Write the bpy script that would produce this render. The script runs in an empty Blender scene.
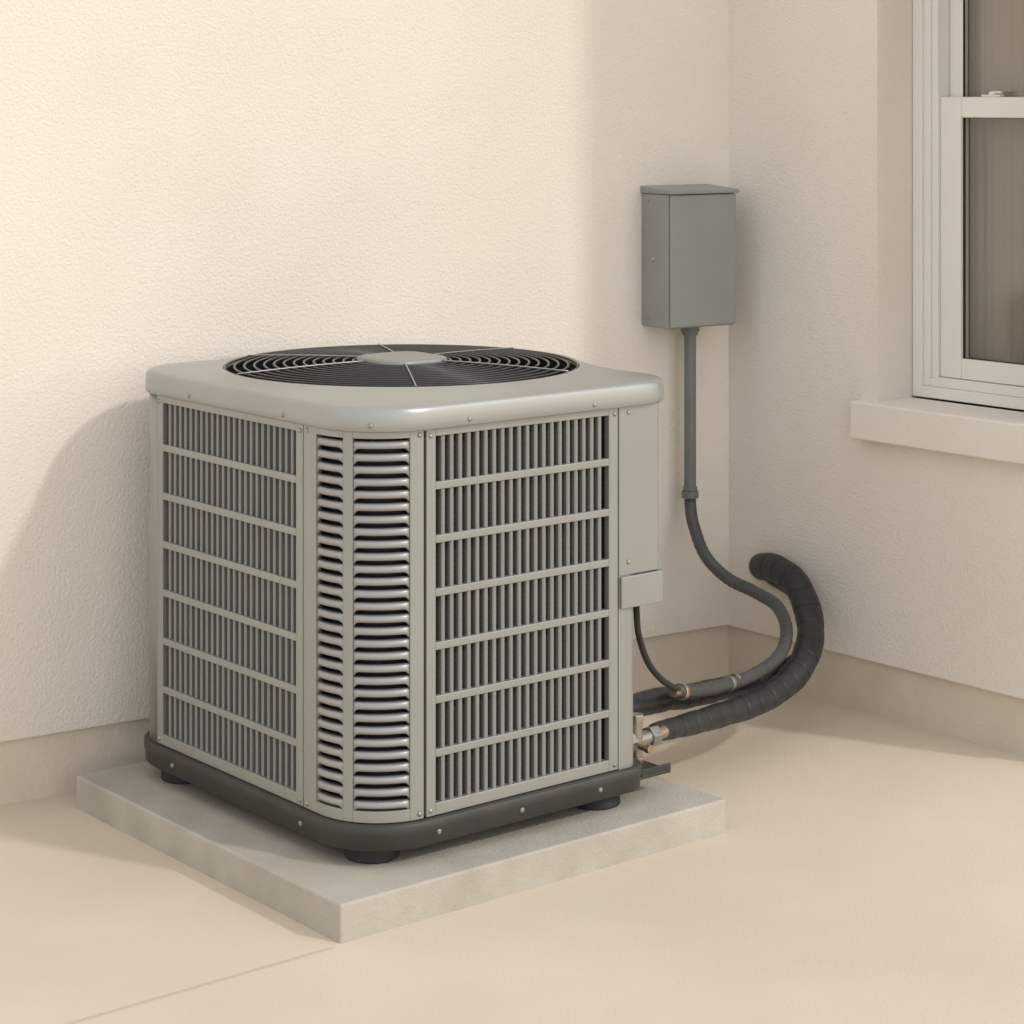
import bpy, math, random
from mathutils import Vector, Matrix
random.seed(3)
C=bpy.context.scene.collection
pi=math.pi

# ---------------------------------------------------------------- materials
def new_mat(name):
    m=bpy.data.materials.new(name); m.use_nodes=True
    nt=m.node_tree; b=nt.nodes["Principled BSDF"]
    return m,nt,b
def noisy(name,c1,c2,scale=4,rough=0.6,metal=0.0,bump=0.0,bscale=200,bdist=0.002,detail=5,rvar=0.0,c3=None,s3=0.8):
    m,nt,b=new_mat(name)
    tc=nt.nodes.new("ShaderNodeTexCoord")
    n=nt.nodes.new("ShaderNodeTexNoise"); n.inputs["Scale"].default_value=scale; n.inputs["Detail"].default_value=detail
    nt.links.new(tc.outputs["Object"],n.inputs["Vector"])
    r=nt.nodes.new("ShaderNodeValToRGB")
    r.color_ramp.elements[0].position=0.3; r.color_ramp.elements[1].position=0.7
    r.color_ramp.elements[0].color=(*c1,1); r.color_ramp.elements[1].color=(*c2,1)
    nt.links.new(n.outputs["Fac"],r.inputs["Fac"])
    out=r.outputs["Color"]
    if c3:
        n3=nt.nodes.new("ShaderNodeTexNoise"); n3.inputs["Scale"].default_value=s3; n3.inputs["Detail"].default_value=8
        n3.inputs["Roughness"].default_value=0.6
        nt.links.new(tc.outputs["Object"],n3.inputs["Vector"])
        r3=nt.nodes.new("ShaderNodeValToRGB"); r3.color_ramp.elements[0].position=0.42; r3.color_ramp.elements[1].position=0.75
        r3.color_ramp.elements[0].color=(0,0,0,1); r3.color_ramp.elements[1].color=(.7,.7,.7,1)
        nt.links.new(n3.outputs["Fac"],r3.inputs["Fac"])
        mx=nt.nodes.new("ShaderNodeMixRGB"); mx.inputs[2].default_value=(*c3,1)
        nt.links.new(r3.outputs["Color"],mx.inputs[0]); nt.links.new(out,mx.inputs[1]); out=mx.outputs[0]
    nt.links.new(out,b.inputs["Base Color"])
    b.inputs["Roughness"].default_value=rough; b.inputs["Metallic"].default_value=metal
    if rough>=.85: b.inputs["Specular IOR Level"].default_value=.15
    if rvar>0:
        mr=nt.nodes.new("ShaderNodeMapRange"); mr.inputs[3].default_value=rough-rvar; mr.inputs[4].default_value=rough+rvar
        n4=nt.nodes.new("ShaderNodeTexNoise"); n4.inputs["Scale"].default_value=7; n4.inputs["Detail"].default_value=6
        nt.links.new(tc.outputs["Object"],n4.inputs["Vector"]); nt.links.new(n4.outputs["Fac"],mr.inputs[0]); nt.links.new(mr.outputs[0],b.inputs["Roughness"])
    if bump>0:
        n2=nt.nodes.new("ShaderNodeTexNoise"); n2.inputs["Scale"].default_value=bscale; n2.inputs["Detail"].default_value=4
        nt.links.new(tc.outputs["Object"],n2.inputs["Vector"])
        bp=nt.nodes.new("ShaderNodeBump"); bp.inputs["Strength"].default_value=bump; bp.inputs["Distance"].default_value=bdist
        nt.links.new(n2.outputs["Fac"],bp.inputs["Height"]); nt.links.new(bp.outputs["Normal"],b.inputs["Normal"])
    return m
M_stucco=noisy("stucco",(.78,.73,.665),(.81,.765,.70),scale=3,rough=.92,bump=.65,bscale=145,bdist=.0045,c3=(.75,.695,.62),s3=1.1)
M_found=noisy("foundation_plaster",(.65,.58,.49),(.71,.64,.55),scale=5,rough=.9,bump=.6,bscale=90,bdist=.003,c3=(.57,.50,.41),s3=3)
M_floor=noisy("patio_concrete",(.64,.555,.455),(.68,.595,.495),scale=2.2,rough=.85,bump=.45,bscale=140,bdist=.002,c3=(.60,.51,.41),s3=1.3)
M_joint=noisy("joint",(.55,.485,.40),(.59,.52,.43),scale=9,rough=.9)
M_pad=noisy("pad_concrete",(.44,.415,.36),(.51,.485,.43),scale=9,rough=.9,bump=.6,bscale=120,bdist=.003,c3=(.37,.34,.285),s3=5)
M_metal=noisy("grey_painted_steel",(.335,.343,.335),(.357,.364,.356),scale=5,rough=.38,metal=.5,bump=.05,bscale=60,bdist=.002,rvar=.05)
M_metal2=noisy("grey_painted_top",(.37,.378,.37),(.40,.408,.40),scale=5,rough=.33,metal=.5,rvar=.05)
M_slat=noisy("slat_paint",(.25,.255,.246),(.275,.28,.27),scale=8,rough=.45,metal=.3)
M_dark=noisy("base_pan_dark",(.034,.034,.030),(.048,.047,.041),scale=14,rough=.5)
M_black=noisy("black_rubber",(.018,.018,.018),(.03,.03,.03),scale=30,rough=.7)
M_well,nt_,b_=new_mat("fan_well_dark"); b_.inputs["Base Color"].default_value=(.012,.012,.012,1); b_.inputs["Roughness"].default_value=.85; b_.inputs["Specular IOR Level"].default_value=.2
M_blade=noisy("fan_blade_grey",(.045,.046,.046),(.06,.061,.06),scale=12,rough=.5,metal=.2)
M_wire=noisy("grille_wire",(.040,.041,.042),(.055,.055,.057),scale=30,rough=.32,metal=.3)
M_spoke=noisy("spoke_steel",(.35,.35,.34),(.45,.45,.44),scale=30,rough=.35,metal=.6)
M_foam=noisy("foam_insulation",(.016,.017,.019),(.028,.029,.031),scale=25,rough=.5,bump=.4,bscale=60,bdist=.003)
M_conduit=noisy("grey_conduit",(.055,.057,.057),(.073,.075,.074),scale=20,rough=.42)
M_boxp=noisy("electrical_box_paint",(.28,.29,.28),(.31,.32,.31),scale=6,rough=.45,metal=.15,bump=.05,bscale=80)
M_rigid=noisy("rigid_conduit_paint",(.15,.157,.154),(.19,.197,.194),scale=6,rough=.5,metal=.1)
M_brass=noisy("brass",(.36,.28,.19),(.50,.40,.29),scale=40,rough=.33,metal=.85)
M_steel=noisy("valve_steel",(.30,.285,.26),(.42,.395,.36),scale=40,rough=.36,metal=.8)
M_white=noisy("white_vinyl",(.82,.80,.76),(.84,.82,.78),scale=6,rough=.4)
M_sill=noisy("sill_stucco",(.78,.73,.66),(.81,.76,.69),scale=4,rough=.9,bump=.5,bscale=150,bdist=.003)
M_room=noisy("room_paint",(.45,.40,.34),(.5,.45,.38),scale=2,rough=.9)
M_curtain=noisy("curtain_cloth",(.36,.315,.262),(.41,.36,.30),scale=3,rough=.95)
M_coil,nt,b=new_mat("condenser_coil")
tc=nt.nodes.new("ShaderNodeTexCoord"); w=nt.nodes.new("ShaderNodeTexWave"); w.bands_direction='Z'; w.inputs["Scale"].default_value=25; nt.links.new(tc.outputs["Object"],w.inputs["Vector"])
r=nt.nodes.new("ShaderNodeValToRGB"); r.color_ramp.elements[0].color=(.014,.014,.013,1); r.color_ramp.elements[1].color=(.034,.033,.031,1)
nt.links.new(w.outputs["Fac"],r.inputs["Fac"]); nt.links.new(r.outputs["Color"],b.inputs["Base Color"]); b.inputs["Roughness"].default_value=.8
M_glass,nt,b=new_mat("window_glass")
tr=nt.nodes.new("ShaderNodeBsdfTransparent"); tr.inputs[0].default_value=(.90,.905,.89,1)
gl=nt.nodes.new("ShaderNodeBsdfGlossy"); gl.inputs["Roughness"].default_value=.02; gl.inputs["Color"].default_value=(.95,.95,.95,1)
lw=nt.nodes.new("ShaderNodeLayerWeight"); lw.inputs[0].default_value=.5
mr=nt.nodes.new("ShaderNodeMapRange"); mr.inputs[3].default_value=.08; mr.inputs[4].default_value=.7; nt.links.new(lw.outputs["Facing"],mr.inputs[0])
pw=nt.nodes.new("ShaderNodeMath"); pw.operation='POWER'; pw.inputs[1].default_value=1.4; nt.links.new(mr.outputs[0],pw.inputs[0])
mx=nt.nodes.new("ShaderNodeMixShader"); nt.links.new(pw.outputs[0],mx.inputs[0]); nt.links.new(tr.outputs[0],mx.inputs[1]); nt.links.new(gl.outputs[0],mx.inputs[2])
nt.links.new(mx.outputs[0],nt.nodes["Material Output"].inputs["Surface"]); nt.nodes.remove(b)

# ---------------------------------------------------------------- helpers
I4=Matrix.Identity(4)
def empty(name,M=I4):
    e=bpy.data.objects.new(name,None); C.objects.link(e); e.empty_display_size=.1; e.matrix_basis=M; return e
def obj(name,v,f,mat,parent=None,M=I4,smooth=False,bevel=0,seg=2):
    me=bpy.data.meshes.new(name); me.from_pydata([tuple(p) for p in v],[],f); me.update()
    import bmesh
    bm=bmesh.new(); bm.from_mesh(me); bmesh.ops.recalc_face_normals(bm,faces=bm.faces); bm.to_mesh(me); bm.free()
    me.materials.append(mat)
    o=bpy.data.objects.new(name,me); C.objects.link(o)
    if smooth:
        for p in me.polygons: p.use_smooth=True
    o.matrix_basis=M
    if parent:
        o.parent=parent; o.matrix_parent_inverse=parent.matrix_basis.inverted()
    if bevel:
        md=o.modifiers.new("bev",'BEVEL'); md.width=bevel; md.segments=seg; md.limit_method='ANGLE'; md.angle_limit=math.radians(40)
        for p in me.polygons: p.use_smooth=True
        wn=o.modifiers.new("wn",'WEIGHTED_NORMAL'); wn.keep_sharp=False
    return o
class G:
    def __init__(s): s.v=[]; s.f=[]
    def box(s,x0,x1,y0,y1,z0,z1):
        n=len(s.v)
        s.v+=[(x0,y0,z0),(x1,y0,z0),(x1,y1,z0),(x0,y1,z0),(x0,y0,z1),(x1,y0,z1),(x1,y1,z1),(x0,y1,z1)]
        s.f+=[tuple(n+i for i in q) for q in [(0,3,2,1),(4,5,6,7),(0,1,5,4),(1,2,6,5),(2,3,7,6),(3,0,4,7)]]
    def loft(s,rings,closed=True,capa=False,capb=False,loop=False):
        n=len(s.v); k=len(rings[0])
        for r_ in rings: s.v+=[tuple(p) for p in r_]
        R=len(rings)
        for i in range(R if loop else R-1):
            i2=(i+1)%R
            for j in range(k if closed else k-1):
                j2=(j+1)%k
                s.f.append((n+i*k+j,n+i*k+j2,n+i2*k+j2,n+i2*k+j))
        if capa: s.f.append(tuple(n+j for j in reversed(range(k))))
        if capb: s.f.append(tuple(n+(R-1)*k+j for j in range(k)))
    def cyl(s,p,ax,r0,r1,n=24,caps=True):
        p=Vector(p); ax=Vector(ax); d=ax.normalized(); u=d.orthogonal().normalized(); w=d.cross(u)
        a=[p+u*r0*math.cos(t*2*pi/n)+w*r0*math.sin(t*2*pi/n) for t in range(n)]
        b=[p+ax+u*r1*math.cos(t*2*pi/n)+w*r1*math.sin(t*2*pi/n) for t in range(n)]
        s.loft([a,b],True,caps,caps)
    def dome(s,p,nrm,r,h,n=12):
        p=Vector(p); d=Vector(nrm).normalized(); u=d.orthogonal().normalized(); w=d.cross(u)
        rings=[]
        for k in range(4):
            a=k/4*pi/2
            rings.append([p+d*h*math.sin(a)+(u*math.cos(t*2*pi/n)+w*math.sin(t*2*pi/n))*r*math.cos(a) for t in range(n)])
        s.loft(rings,True,False,True)
    def out(s,name,mat,parent=None,M=I4,smooth=False,bevel=0,seg=2): return obj(name,s.v,s.f,mat,parent,M,smooth,bevel,seg)
def catmull(pts,per=12):
    P=[Vector(p) for p in pts]; P=[2*P[0]-P[1]]+P+[2*P[-1]-P[-2]]; o=[]
    for i in range(1,len(P)-2):
        for k in range(per):
            t=k/per; a,b,c,d=P[i-1],P[i],P[i+1],P[i+2]
            o.append(.5*((2*b)+(c-a)*t+(2*a-5*b+4*c-d)*t*t+(3*b-a-3*c+d)*t**3))
    o.append(P[-2]); return o
def tube(g,pts,rad,per=12,n=20,rfun=None,caps=True):
    P=catmull(pts,per); N=len(P)
    u=None; rings=[]; L=0
    for i,p in enumerate(P):
        t=(P[min(i+1,N-1)]-P[max(i-1,0)]).normalized()
        if i: L+=(P[i]-P[i-1]).length
        if u is None: u=t.orthogonal().normalized()
        u=(u-t*u.dot(t)).normalized(); w=t.cross(u)
        if isinstance(rad,(list,tuple)):
            q=i/(N-1)*(len(rad)-1); k=min(int(q),len(rad)-2); r=rad[k]+(rad[k+1]-rad[k])*(q-k)
        else: r=rad
        if rfun: r=rfun(r,L)
        rings.append([p+(u*math.cos(a*2*pi/n)+w*math.sin(a*2*pi/n))*r for a in range(n)])
    g.loft(rings,True,caps,caps)
def rrect(x0,x1,y0,y1,rr,off=0,nc=14,ns=12):
    x0-=off;x1+=off;y0-=off;y1+=off; R=[max(.002,r+off) for r in rr]
    cs=[((x0+R[0],y0+R[0]),R[0],pi),((x1-R[1],y0+R[1]),R[1],1.5*pi),((x1-R[2],y1-R[2]),R[2],0),((x0+R[3],y1-R[3]),R[3],.5*pi)]
    arcs=[]
    for (c,r,a0) in cs:
        arcs.append([(c[0]+r*math.cos(a0+k/nc*pi/2),c[1]+r*math.sin(a0+k/nc*pi/2)) for k in range(nc+1)])
    o=[]
    for i in range(4):
        o+=arcs[i]; a=arcs[i][-1]; b=arcs[(i+1)%4][0]
        for k in range(1,ns): o.append((a[0]+(b[0]-a[0])*k/ns,a[1]+(b[1]-a[1])*k/ns))
    return o
def frame(ox,oy,ang,oz=0): return Matrix.Translation((ox,oy,oz))@Matrix.Rotation(math.radians(ang),4,'Z')

# ---------------------------------------------------------------- ground
g=G(); g.v=[(-150,-150,0),(150,-150,0),(150,150,0),(-150,150,0)]; g.f=[(0,1,2,3)]
ground=g.out("ground",M_floor)
UM=frame(-.334,4.373,39.0)
g=G(); g.v=[(-2.6,-.011,.004),(-.02,-.011,.004),(-.02,-.0085,.004),(-2.6,-.0085,.004)]; g.f=[(0,1,2,3)]; g.out("control_joint",M_joint,ground,UM)

# ---------------------------------------------------------------- concrete pad
g=G(); g.box(0,1.047,0,1.075,-.02,.0757)
pad=g.out("concrete_pad",M_pad,None,UM,bevel=.006,seg=3)

# ---------------------------------------------------------------- house
HM=frame(.616,6.39,32.75)
RM=frame(.616,6.39,-49.8)
house=empty("stucco_house",HM)
g=G(); g.box(-6,.5,-.012,.25,.148,3.2); g.out("back_wall",M_stucco,house,HM,bevel=.004)
g=G(); g.box(-6,.5,0,.24,-.1,.148); g.out("back_foundation",M_found,house,HM)
OX0,OX1,OZ0,OZ1=.558,1.065,.80,2.25; E=1.15
g=G()
g.box(-.3,OX0,-.012,.25,.148,3.203)
g.box(OX1,E,-.012,.25,.148,3.203)
g.box(OX0,OX1,-.012,.25,.148,OZ0)
g.box(OX0,OX1,-.012,.25,OZ1,3.203)
g.box(E-.07,E-.001,.25,4,.148,3.2)
g.out("right_wall",M_stucco,house,RM)
g=G(); g.box(-.3,E-.012,0,.24,-.1,.148); g.box(E-.07,E-.012,.24,4,-.1,.148); g.out("right_foundation",M_found,house,RM)
g=G(); g.box(-6,3.5,.26,4,3.21,3.3); g.out("roof",M_found,house,HM)
g=G(); g.box(.497,1.12,-.055,.13,.738,.838); o=g.out("window_sill",M_sill,house,RM,bevel=.006,seg=3)
wy=.128
def fr_rect(g,x0,x1,z0,z1,w,y0,y1,wb=None,wt=None):
    wb=wb or w; wt=wt or w
    g.box(x0,x0+w,y0,y1,z0,z1); g.box(x1-w,x1,y0,y1,z0,z1)
    g.box(x0+w,x1-w,y0,y1,z0,z0+wb); g.box(x0+w,x1-w,y0,y1,z1-wt,z1)
g=G()
fr_rect(g,OX0+.002,OX1-.002,.842,OZ1-.002,.030,wy,wy+.09)
fr_rect(g,OX0+.032,OX1-.032,.872,OZ1-.032,.022,wy+.010,wy+.09)
fr_rect(g,OX0+.054,OX1-.054,.885,OZ1-.054,.020,wy+.018,wy+.09,wb=.012)
g.out("window_frame",M_white,house,RM,bevel=.0025)
x0=OX0+.075; x1=OX1-.075
g=G(); fr_rect(g,x0,x1,.898,1.645,.070,wy+.026,wy+.062,wb=.055,wt=.055); g.out("lower_sash",M_white,house,RM,bevel=.004)
g=G(); fr_rect(g,x0,x1,1.60,OZ1-.075,.045,wy+.066,wy+.09,wb=.04); g.out("upper_sash",M_white,house,RM,bevel=.004)
xm=(x0+x1)/2-.02
g=G(); g.box(xm-.03,xm+.03,wy+.036,wy+.06,1.645,1.651); g.cyl((xm,wy+.048,1.651),(0,0,.008),.012,.010); g.box(xm-.005,xm+.03,wy+.042,wy+.052,1.654,1.660)
g.out("sash_lock",M_white,house,RM,bevel=.002)
g=G()
for (a0,a1,yy,b0,b1) in ((x0+.068,x1-.068,wy+.048,.95,1.594),(x0+.043,x1-.043,wy+.078,1.638,OZ1-.118)):
    n=len(g.v); g.v+=[(a0,yy,b0),(a1,yy,b0),(a1,yy,b1),(a0,yy,b1)]; g.f.append((n,n+1,n+2,n+3))
g.out("window_glass",M_glass,house,RM)
g=G(); fr_rect(g,x0+.0695,x1-.0695,.9525,1.5905,.002,wy+.0352,wy+.045); fr_rect(g,x0+.0445,x1-.0445,1.6395,OZ1-.1195,.002,wy+.0672,wy+.075); g.out("gasket",M_black,house,RM)
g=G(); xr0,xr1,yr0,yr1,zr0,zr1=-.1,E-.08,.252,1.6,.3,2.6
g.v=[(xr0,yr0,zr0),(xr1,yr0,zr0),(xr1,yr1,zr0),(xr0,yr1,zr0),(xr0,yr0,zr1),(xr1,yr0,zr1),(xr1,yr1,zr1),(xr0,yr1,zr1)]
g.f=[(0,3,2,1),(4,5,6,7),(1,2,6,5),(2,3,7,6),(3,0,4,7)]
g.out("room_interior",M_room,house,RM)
g=G(); rings=[]
for z in (.83,2.3):
    rings.append([(.53+ .54*k/140, .240+.003*math.sin(k*.31)+.0015*math.sin(k*.83+1), z) for k in range(141)])
g.loft(rings,closed=False); g.out("curtain",M_curtain,house,RM,smooth=True)

# ---------------------------------------------------------------- electrical box
eb=empty("electrical_disconnect_box",HM@Matrix.Translation((-.195,-.07,1.2)))
g=G(); g.box(-.316,-.086,-.135,-.0125,1.014,1.380); g.out("enclosure",M_boxp,eb,HM,bevel=.004)
g=G(); g.box(-.313,-.089,-.146,-.1365,1.018,1.378); g.out("door",M_boxp,eb,HM,bevel=.003)
v=[(-.320,-.0125,1.380),(-.083,-.0125,1.380),(-.083,-.153,1.380),(-.320,-.153,1.380),(-.320,-.0125,1.400),(-.083,-.0125,1.400),(-.083,-.153,1.390),(-.320,-.153,1.390)]
obj("rain_hood",v,[(0,1,2,3),(4,7,6,5),(0,4,5,1),(1,5,6,2),(2,6,7,3),(3,7,4,0)],M_boxp,eb,HM,bevel=.0025)
g=G(); g.dome((-.3165,-.065,1.20),(-1,0,0),.008,.005); g.dome((-.3165,-.045,1.36),(-1,0,0),.004,.003); g.dome((-.3165,-.045,1.04),(-1,0,0),.004,.003)
g.out("latch_screw",M_steel,eb,HM,smooth=True)
g=G(); g.cyl((.493,6.228,.995),(0,0,.022),.026,.026); g.cyl((.493,6.228,.985),(0,0,.012),.022,.022); g.out("conduit_hub",M_rigid,eb,smooth=False,bevel=.002)

# ---------------------------------------------------------------- conduit
cd=empty("electrical_conduit",Matrix.Translation((.493,6.228,.55)))
g=G(); g.cyl((.493,6.228,.555),(0,0,.435),.0165,.0165,24,caps=False); g.out("rigid_conduit",M_rigid,cd,smooth=True)
g=G(); g.cyl((.493,6.228,.535),(0,0,.02),.0235,.0235); g.cyl((.493,6.228,.555),(0,0,.012),.020,.020); g.out("coupling",M_rigid,cd,bevel=.002)
g=G()
tube(g,[(.493,6.228,.55),(.4935,6.226,.52),(.499,6.2,.47),(.5275,6.15,.393),(.583,6.1,.341),(.651,6.03,.318),(.701,5.95,.298),(.715,5.86,.257),(.685,5.76,.216),(.607,5.62,.204),(.5207,5.5,.208),(.4376,5.38,.224),(.391,5.3,.246)],.0165,per=20,rfun=lambda r,L:r+.0006*math.sin(L*900))
g.out("flexible_conduit",M_conduit,cd,smooth=True)
g=G(); tube(g,[(.277,5.03,.53),(.279,5.035,.49),(.285,5.06,.436),(.309,5.12,.360),(.347,5.2,.298),(.396,5.3,.246)],.0075,per=12,n=12); g.out("control_cable",M_black,cd,smooth=True)
def along(g,p,q,r,l):
    p=Vector(p); q=Vector(q); d=(q-p).normalized(); g.cyl(p,d*l,r,r,24)
g=G(); along(g,(.551,5.548,.206),(.5207,5.5,.208),.0195,.010); along(g,(.537,5.525,.206),(.5207,5.5,.208),.0185,.014); g.out("conduit_clamp",M_steel,cd,bevel=.002)
g=G(); along(g,(.405,5.32,.239),(.380,5.285,.25),.0195,.014); along(g,(.396,5.308,.243),(.380,5.285,.25),.014,.035)
g.out("conduit_fitting",M_brass,cd,bevel=.002)

# ---------------------------------------------------------------- refrigerant lines
rl=empty("refrigerant_lines",Matrix.Translation((.6,5.7,.16)))
def wrap(r,L):
    k=(L%.062)/.062
    return r+.0022*(1-abs(2*k-1)**4)*.6-.0022*(1 if k<.05 else 0)+.0007*math.sin(L*47)
g=G()
tube(g,[(.735,6.375,.318),(.700,6.29,.332),(.728,6.18,.348),(.767,6.07,.330),(.788,5.975,.270),(.777,5.88,.213),(.722,5.76,.163),(.619,5.60,.143),(.500,5.44,.150),(.405,5.29,.168),(.325,5.155,.189)],[.037,.037,.037,.036,.036,.035,.034,.031,.028,.025,.020],per=40,n=28,rfun=wrap)
g.out("suction_line_insulation",M_foam,rl,smooth=True)
g=G()
tube(g,[(.72,6.36,.30),(.722,6.22,.318),(.765,6.13,.302),(.797,6.06,.245),(.785,5.99,.183),(.74,5.90,.158),(.655,5.79,.148),(.555,5.66,.163),(.4335,5.48,.187),(.36,5.37,.208),(.25,5.23,.222)],[.022,.022,.022,.022,.022,.023,.025,.027,.028,.028,.027],per=30,n=24,rfun=wrap)
g.out("liquid_line_insulation",M_foam,rl,smooth=True)

# ---------------------------------------------------------------- air conditioner
ac=empty("air_conditioner_condenser",UM@Matrix.Translation((.5,.56,.1)))
def U(g,name,mat,**k): return g.out(name,mat,ac,UM,**k)
X0,X1,Y0,Y1=.12,.862,.09,1.03; RR=(.15,.03,.12,.12); ZB,ZT=.165,.972
def ring(x0,x1,y0,y1,rr,off,z): return [(p[0],p[1],z) for p in rrect(x0,x1,y0,y1,rr,off)]
g=G(); g.loft([ring(X0,.882,Y0,Y1,(.15,.05,.12,.12),o_,z) for o_,z in [(-.01,.112),(.006,.112),(.010,.116),(.012,.140),(.014,.144),(.014,.162),(.010,.166),(-.03,.166)]],True,True,True)
U(g,"base_pan",M_dark)
for p in ac.children[-1].data.polygons: p.use_smooth = len(p.vertices)==4
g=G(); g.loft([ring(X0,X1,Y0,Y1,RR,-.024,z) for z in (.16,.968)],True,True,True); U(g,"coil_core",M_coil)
g=G()
for fx,fy in [(.215,.195),(.80,.165),(.19,.90),(.80,.93)]:
    g.cyl((fx,fy,.0757),(0,0,.040),.058,.054,32)
U(g,"rubber_feet",M_black,bevel=.004)
g=G()
for a_ in (.30,.52,.74): g.dome((a_,Y0-.0125,.137),(0,-1,0),.006,.004)
for a_ in (.30,.82): g.dome((X0-.0125,a_,.137),(-1,0,0),.006,.004)
U(g,"pan_screws",M_slat,smooth=True)
def face_xf(face):
    if face=='front': return lambda a,o,z:(a,Y0-o,z)
    if face=='left':  return lambda a,o,z:(X0-o,a,z)
    if face=='right': return lambda a,o,z:(X1+o,a,z)
    if face=='back':  return lambda a,o,z:(a,Y1+o,z)
def fbox(g,T,a0,a1,z0,z1,o0,o1):
    n=len(g.v)
    for z in (z0,z1):
        for a,o in ((a0,o0),(a1,o0),(a1,o1),(a0,o1)): g.v.append(T(a,o,z))
    g.f+=[tuple(n+i for i in q) for q in [(0,3,2,1),(4,5,6,7),(0,1,5,4),(1,2,6,5),(2,3,7,6),(3,0,4,7)]]
def slat(g,T,a,z0,z1,w,o0,o1):
    c=.0022; pr=[(-w/2,o0),(-w/2,o1-c),(-w/2+c,o1),(w/2-c,o1),(w/2,o1-c),(w/2,o0)]
    g.loft([[T(a+p,o,z) for p,o in pr] for z in (z0,z1)],True,True,True)
def grille(face,p0,p1,g0,g1,nslat,rows=7,w=.010):
    T=face_xf(face); zb,zt=ZB+.003,ZT-.002; gz0,gz1=.193,.948; bar=.016
    g=G()
    fbox(g,T,p0,g0,zb,zt,-.014,.003); fbox(g,T,g1,p1,zb,zt,-.014,.003)
    ph=(gz1-gz0+bar)/rows
    fbox(g,T,g0,g1,zb,gz0,-.014,.003); fbox(g,T,g0,g1,gz1,zt,-.014,.003)
    for r_ in range(1,rows):
        z=gz0+r_*ph-bar; fbox(g,T,g0,g1,z,z+bar,-.012,.003)
    U(g,face+"_panel_frame",M_metal,bevel=.0015)
    g=G(); pitch=(g1-g0)/nslat
    for i in range(1,nslat):
        slat(g,T,g0+i*pitch,gz0-.004,gz1+.004,w,-.012,-.001)
    U(g,face+"_grille_slats",M_slat)
    g=G()
    for a in (p0+.010,p1-.010):
        for z in (zb+.012,zt-.02): g.dome(T(a,.003,z),Vector(T(0,1,0))-Vector(T(0,0,0)),.0055,.004)
    U(g,face+"_screws",M_steel,smooth=True)
grille('front',.275,.800,.299,.774,21,w=.0100)
grille('left',.306,.905,.332,.880,24,w=.0085)
grille('right',.30,.90,.33,.875,24)
grille('back',.26,.73,.29,.70,20)
def sheet(name,pts,z0,z1,mat=M_metal,t=.003):
    g=G(); g.loft([[(p[0],p[1],z) for p in pts] for z in (z0,z1)],closed=False)
    o=U(g,name,mat,smooth=True); md=o.modifiers.new("s",'SOLIDIFY'); md.thickness=t; md.offset=0
    return o
def arc(cx,cy,r,a0,a1,n=14): return [(cx+r*math.cos(math.radians(a0+(a1-a0)*k/n)),cy+r*math.sin(math.radians(a0+(a1-a0)*k/n))) for k in range(n+1)]
sheet("rear_corner_post",[(X0,.908)]+arc(X0+.12,Y1-.12,.12,180,90)+[(.257,Y1)],ZB,ZT)
sheet("far_corner_post",[(.733,Y1)]+arc(X1-.12,Y1-.12,.12,90,0)+[(X1,.903)],ZB,ZT)
sheet("service_corner_post",[(.803,Y0)]+arc(X1-.03,Y0+.03,.03,-90,0)+[(X1,.297)],ZB,ZT)
CXc,CYc,CR=X0+.15,Y0+.15,.15
def cpath(s):
    if s<.06: return (Vector((X0,.303-s*(.063/.06))),Vector((-1,0)))
    phi=(s-.06)/CR
    if phi>pi/2: phi=pi/2
    d=Vector((-math.cos(phi),-math.sin(phi)))
    return Vector((CXc,CYc))+d*CR,d
def cstrip(g,s0,s1,z0,z1,o0,o1,n=None):
    n=n or max(2,int((s1-s0)/.008))
    rings=[]
    for k in range(n+1):
        p,d=cpath(s0+(s1-s0)*k/n)
        rings.append([(p.x+d.x*o,p.y+d.y*o,z) for o,z in ((o0,z0),(o1,z0),(o1,z1),(o0,z1))])
    g.loft(rings,True,True,True)
S_end=.06+CR*pi/2-.002
c1=(.044,.122); c2=(.144,.262)
g=G(); lz0,lz1=.192,.950; NR=30; pit=(lz1-lz0)/NR
cstrip(g,0,c1[0],ZB+.003,ZT-.002,-.012,.003); cstrip(g,c1[1],c2[0],ZB+.003,ZT-.002,-.012,.003); cstrip(g,c2[1],S_end,ZB+.003,ZT-.002,-.012,.003)
for a,b in (c1,c2):
    cstrip(g,a,b,ZB+.003,lz0,-.012,.003); cstrip(g,a,b,lz1,ZT-.002,-.012,.003)
U(g,"corner_panel",M_metal,bevel=.001)
g=G()
prof=[(-.012,.0085),(-.004,.008),(.0015,.0085),(.0045,.011),(.0052,.0145),(.004,.019),(.002,.0225),(-.012,.0245)]
for a,b in (c1,c2):
    for i in range(NR):
        z0=lz0+i*pit; rings=[]; n=18
        for k in range(n+1):
            q=k/n; q=.5-.5*math.cos(q*pi); s=a+(b-a)*q; p,d=cpath(s)
            e=min(1,min(q,1-q)*(b-a)/.012)
            e=math.sin(e*pi/2)
            rings.append([(p.x+d.x*(o*(e if o>0 else 1)),p.y+d.y*(o*(e if o>0 else 1)),z0+(.0245+(z-.0245)*(1+.5*(1-e)))-.004) for o,z in prof])
        g.loft(rings,True,True,True)
U(g,"corner_louvers",M_metal,smooth=True)
o=ac.children[-1]; es=o.modifiers.new("es",'EDGE_SPLIT'); es.split_angle=math.radians(50)
g=G()
for s in (.012,S_end-.010):
    for z in (ZB+.014,ZT-.018):
        p,d=cpath(s); g.dome((p.x+d.x*.003,p.y+d.y*.003,z),(d.x,d.y,0),.0055,.004)
U(g,"corner_screws",M_steel,smooth=True)
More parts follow.
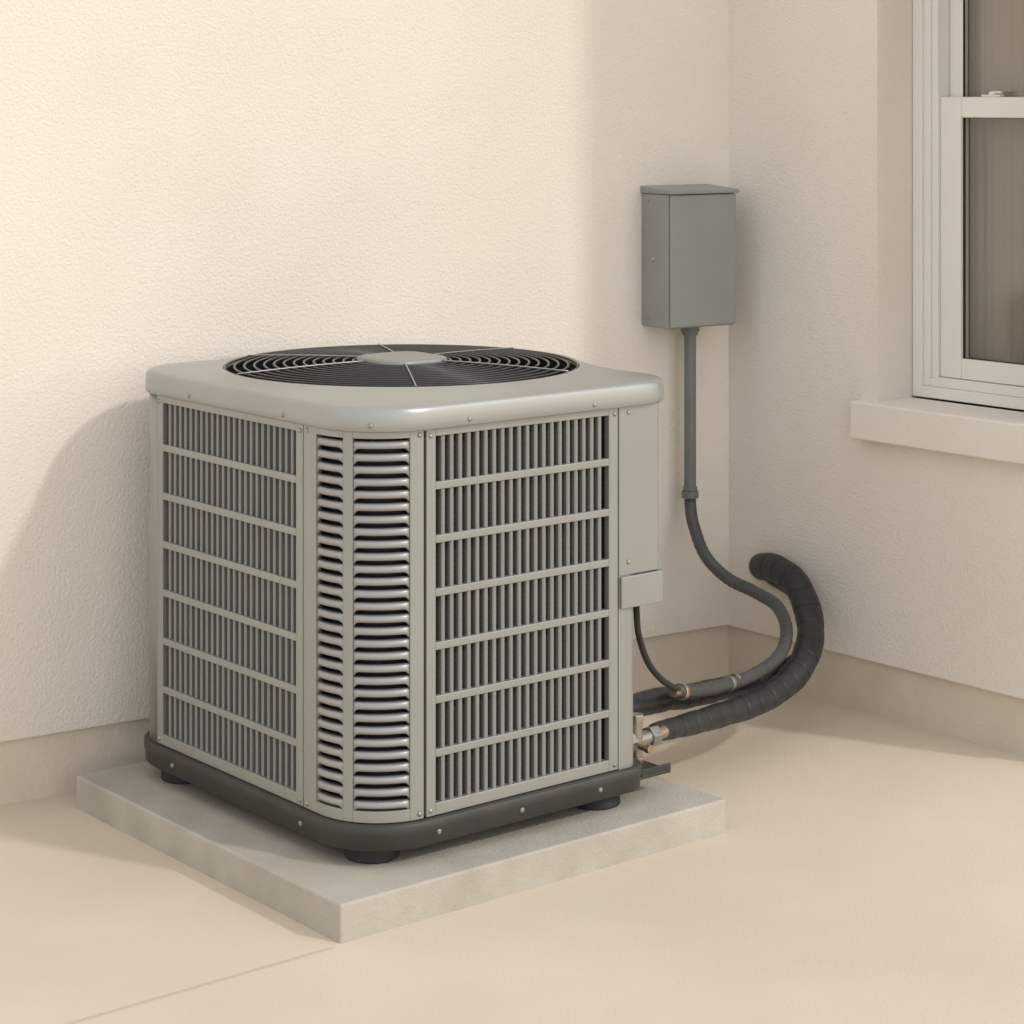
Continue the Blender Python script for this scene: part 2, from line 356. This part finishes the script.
g=G(); g.loft([ring(.803,.928,Y0-.004,.46,(.004,.014,.02,.004),0,z) for z in (.592,.970)],True,True,True); U(g,"service_cover",M_metal,bevel=.0015)
g=G(); g.loft([ring(.805,.936,Y0-.011,.465,(.004,.014,.02,.004),0,z) for z in (.520,.590)],True,True,True); U(g,"service_cover_skirt",M_metal,bevel=.002)
g=G(); g.dome((.83,Y0-.004,.95),(0,-1,0),.0055,.004); g.dome((.83,Y0-.004,.62),(0,-1,0),.0055,.004); U(g,"cover_screws",M_steel,smooth=True)
TX0,TX1,TY0,TY1=.117,.975,.080,1.036; TR=(.16,.10,.13,.13); FC=(.560,.562); FR=.411
out0=rrect(TX0,TX1,TY0,TY1,TR,0,nc=24,ns=20)
def capring(off,z): return [(p[0],p[1],z) for p in rrect(TX0,TX1,TY0,TY1,TR,off,nc=24,ns=20)]
rings=[capring(-.02,.966),capring(.004,.964),capring(.008,.967),capring(.009,.980),capring(.008,1.000),capring(.006,1.008),capring(.002,1.013),capring(-.004,1.0155)]
circ=[(math.atan2(p[1]-FC[1],p[0]-FC[0])) for p in out0]
last=capring(-.004,1.0155)
for q,z in ((.35,1.020),(.75,1.028),(.93,1.031)):
    rr_=[]
    for p,a in zip(last,circ):
        c=(FC[0]+(FR+.001)*math.cos(a),FC[1]+(FR+.001)*math.sin(a)); rr_.append((p[0]+(c[0]-p[0])*q,p[1]+(c[1]-p[1])*q,z))
    rings.append(rr_)
def cr(r_,z): return [(FC[0]+r_*math.cos(a),FC[1]+r_*math.sin(a),z) for a in circ]
rings+=[cr(FR+.001,1.033),cr(FR-.002,1.033),cr(FR-.004,1.030),cr(FR-.006,1.015),cr(FR-.006,.98)]
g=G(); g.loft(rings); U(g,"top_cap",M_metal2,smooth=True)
g=G(); g.loft([cr(FR-.0065,1.022),cr(FR-.0065,.80)],True,False,True); U(g,"fan_well",M_well)
g=G()
for a_ in (.30,.70): g.dome((TX0+a_*(TX1-TX0),TY0-.009,.978),(0,-1,0),.0055,.004); g.dome((TX0-.009,TY0+a_*(TY1-TY0),.978),(-1,0,0),.0055,.004)
k=.16-.169*math.sqrt(.5); g.dome((TX0+k,TY0+k,.978),(-1,-1,0),.0055,.004)
U(g,"cap_screws",M_steel,smooth=True)
g=G()
for b_ in range(4):
    a0=b_*pi/2+.75; rings=[]
    for k in range(9):
        r_=.06+.31*k/8; wd=.45+.30*k/8; pts=[]
        for j in range(7):
            t=j/6-.5; a=a0+t*wd+.25*k/8; pts.append((FC[0]+r_*math.cos(a),FC[1]+r_*math.sin(a),.950+.06*t))
        rings.append(pts)
    g.loft(rings,closed=False)
U(g,"fan_blades",M_blade,smooth=True); m=ac.children[-1].modifiers.new("s",'SOLIDIFY'); m.thickness=.003
g=G(); g.cyl((FC[0],FC[1],.90),(0,0,.12),.075,.075,32); U(g,"fan_motor",M_blade,bevel=.004)
g=G()
def gz(r_): return 1.030+.012*(1-(r_/FR)**2)
def torus(g,r_,z,w,n=96,m=8):
    g.loft([[(FC[0]+(r_+w*math.cos(b))*math.cos(a),FC[1]+(r_+w*math.cos(b))*math.sin(a),z+w*math.sin(b)) for b in [j*2*pi/m for j in range(m)]] for a in [i*2*pi/n for i in range(n)]],True,loop=True)
r_=.112
while r_<FR-.006: torus(g,r_,gz(r_),.0027); r_+=.0225
U(g,"fan_guard_rings",M_wire,smooth=True)
g=G()
for a in (12,62,118,170,238,300):
    a=math.radians(a); P=[(FC[0]+q*math.cos(a),FC[1]+q*math.sin(a),gz(q)+.004) for q in (.09,.2,.3,.405)]
    tube(g,P,.0016,per=4,n=8)
U(g,"fan_guard_spokes",M_spoke,smooth=True)
g=G(); sq=[]
for o_,z in [(0,1.036),(0,1.044),(-.003,1.049),(-.010,1.0515)]:
    sq.append([(FC[0]+p[0],FC[1]+p[1],z) for p in rrect(-.090,.090,-.090,.090,(.055,)*4,o_)])
g.loft(sq,True,True,True); U(g,"motor_cover",M_slat)
o=ac.children[-1]
for p in o.data.polygons: p.use_smooth=len(p.vertices)==4
# service valves
g=G()
g.box(.864,.985,.115,.235,.120,.127); g.box(.8955,.985,.115,.1185,.127,.142)
pl=[(.866,.13),(.898,.13),(.905,.19),(.896,.235),(.912,.275),(.910,.305),(.895,.300),(.882,.262),(.866,.27)]
g.loft([[(a_,y,z) for a_,z in pl] for y in (.205,.210)],True,True,True)
U(g,"valve_bracket",M_dark,bevel=.0012)
g=G()
g.cyl((.864,.165,.190),(.034,0,0),.028,.028,6)
g.cyl((.89,.165,.190),(.09,.008,0),.017,.017,20); g.cyl((.925,.165,.150),(0,0,.085),.014,.014,20); g.cyl((.925,.165,.233),(0,0,.018),.018,.018,6)
g.cyl((.966,.172,.190),(.028,0.003,0),.024,.024,6)
U(g,"suction_valve",M_steel,bevel=.0015)
g=G(); g.cyl((.990,.178,.189),(.04,.008,0),.014,.014,20); g.cyl((.925,.155,.182),(0,-.030,0),.008,.008,12); g.cyl((.925,.130,.182),(0,-.014,0),.011,.011,6); g.cyl((.925,.165,.142),(0,0,.013),.018,.018,6)
g.cyl((.902,.166,.190),(.012,0,0),.0225,.0225,6)
g.cyl((.862,.255,.215),(.09,.0,0),.012,.012,16); g.cyl((.92,.255,.215),(.02,0,0),.019,.019,6)
U(g,"valve_brass_parts",M_brass,bevel=.001)

# ---------------------------------------------------------------- light
el,az=37,-27.5
S=Vector((math.cos(math.radians(el))*math.cos(math.radians(az)),math.cos(math.radians(el))*math.sin(math.radians(az)),math.sin(math.radians(el))))
L=bpy.data.lights.new("sun",'SUN'); L.energy=1.05; L.angle=math.radians(3.2); L.color=(1,.96,.90)
lo=bpy.data.objects.new("sun",L); C.objects.link(lo); lo.location=S*20; lo.rotation_euler=S.to_track_quat('Z','Y').to_euler()
W=bpy.data.worlds.new("World"); bpy.context.scene.world=W; W.use_nodes=True; nt=W.node_tree
sk=nt.nodes.new("ShaderNodeTexSky"); sk.sky_type='NISHITA'; sk.sun_disc=False; sk.sun_elevation=math.radians(el); sk.sun_rotation=math.atan2(S.x,S.y)
sk.air_density=1.0; sk.dust_density=1.0; sk.ozone_density=1.0
mx=nt.nodes.new("ShaderNodeMixRGB"); mx.blend_type='MULTIPLY'; mx.inputs[0].default_value=1; mx.inputs[2].default_value=(1.52,1.37,1.16,1)
hz=nt.nodes.new("ShaderNodeMixRGB"); hz.inputs[0].default_value=.52; hz.inputs[2].default_value=(9.9,9.35,8.7,1)   # flat pale haze colour added over the whole sky to brighten the shade
nt.links.new(sk.outputs[0],mx.inputs[1]); nt.links.new(mx.outputs[0],hz.inputs[1]); nt.links.new(hz.outputs[0],nt.nodes["Background"].inputs[0]); nt.nodes["Background"].inputs[1].default_value=.15

# ---------------------------------------------------------------- camera
cam=bpy.data.cameras.new("camera"); cam.sensor_width=36; cam.lens=36*2250/1024; cam.shift_y=-(512-95)/1024; cam.clip_end=1000
co=bpy.data.objects.new("camera",cam); C.objects.link(co); co.location=(0,0,1.65); co.rotation_euler=(pi/2,0,0)
sc=bpy.context.scene; sc.camera=co
sc.view_settings.view_transform='Standard'; sc.view_settings.look='None'; sc.view_settings.exposure=0
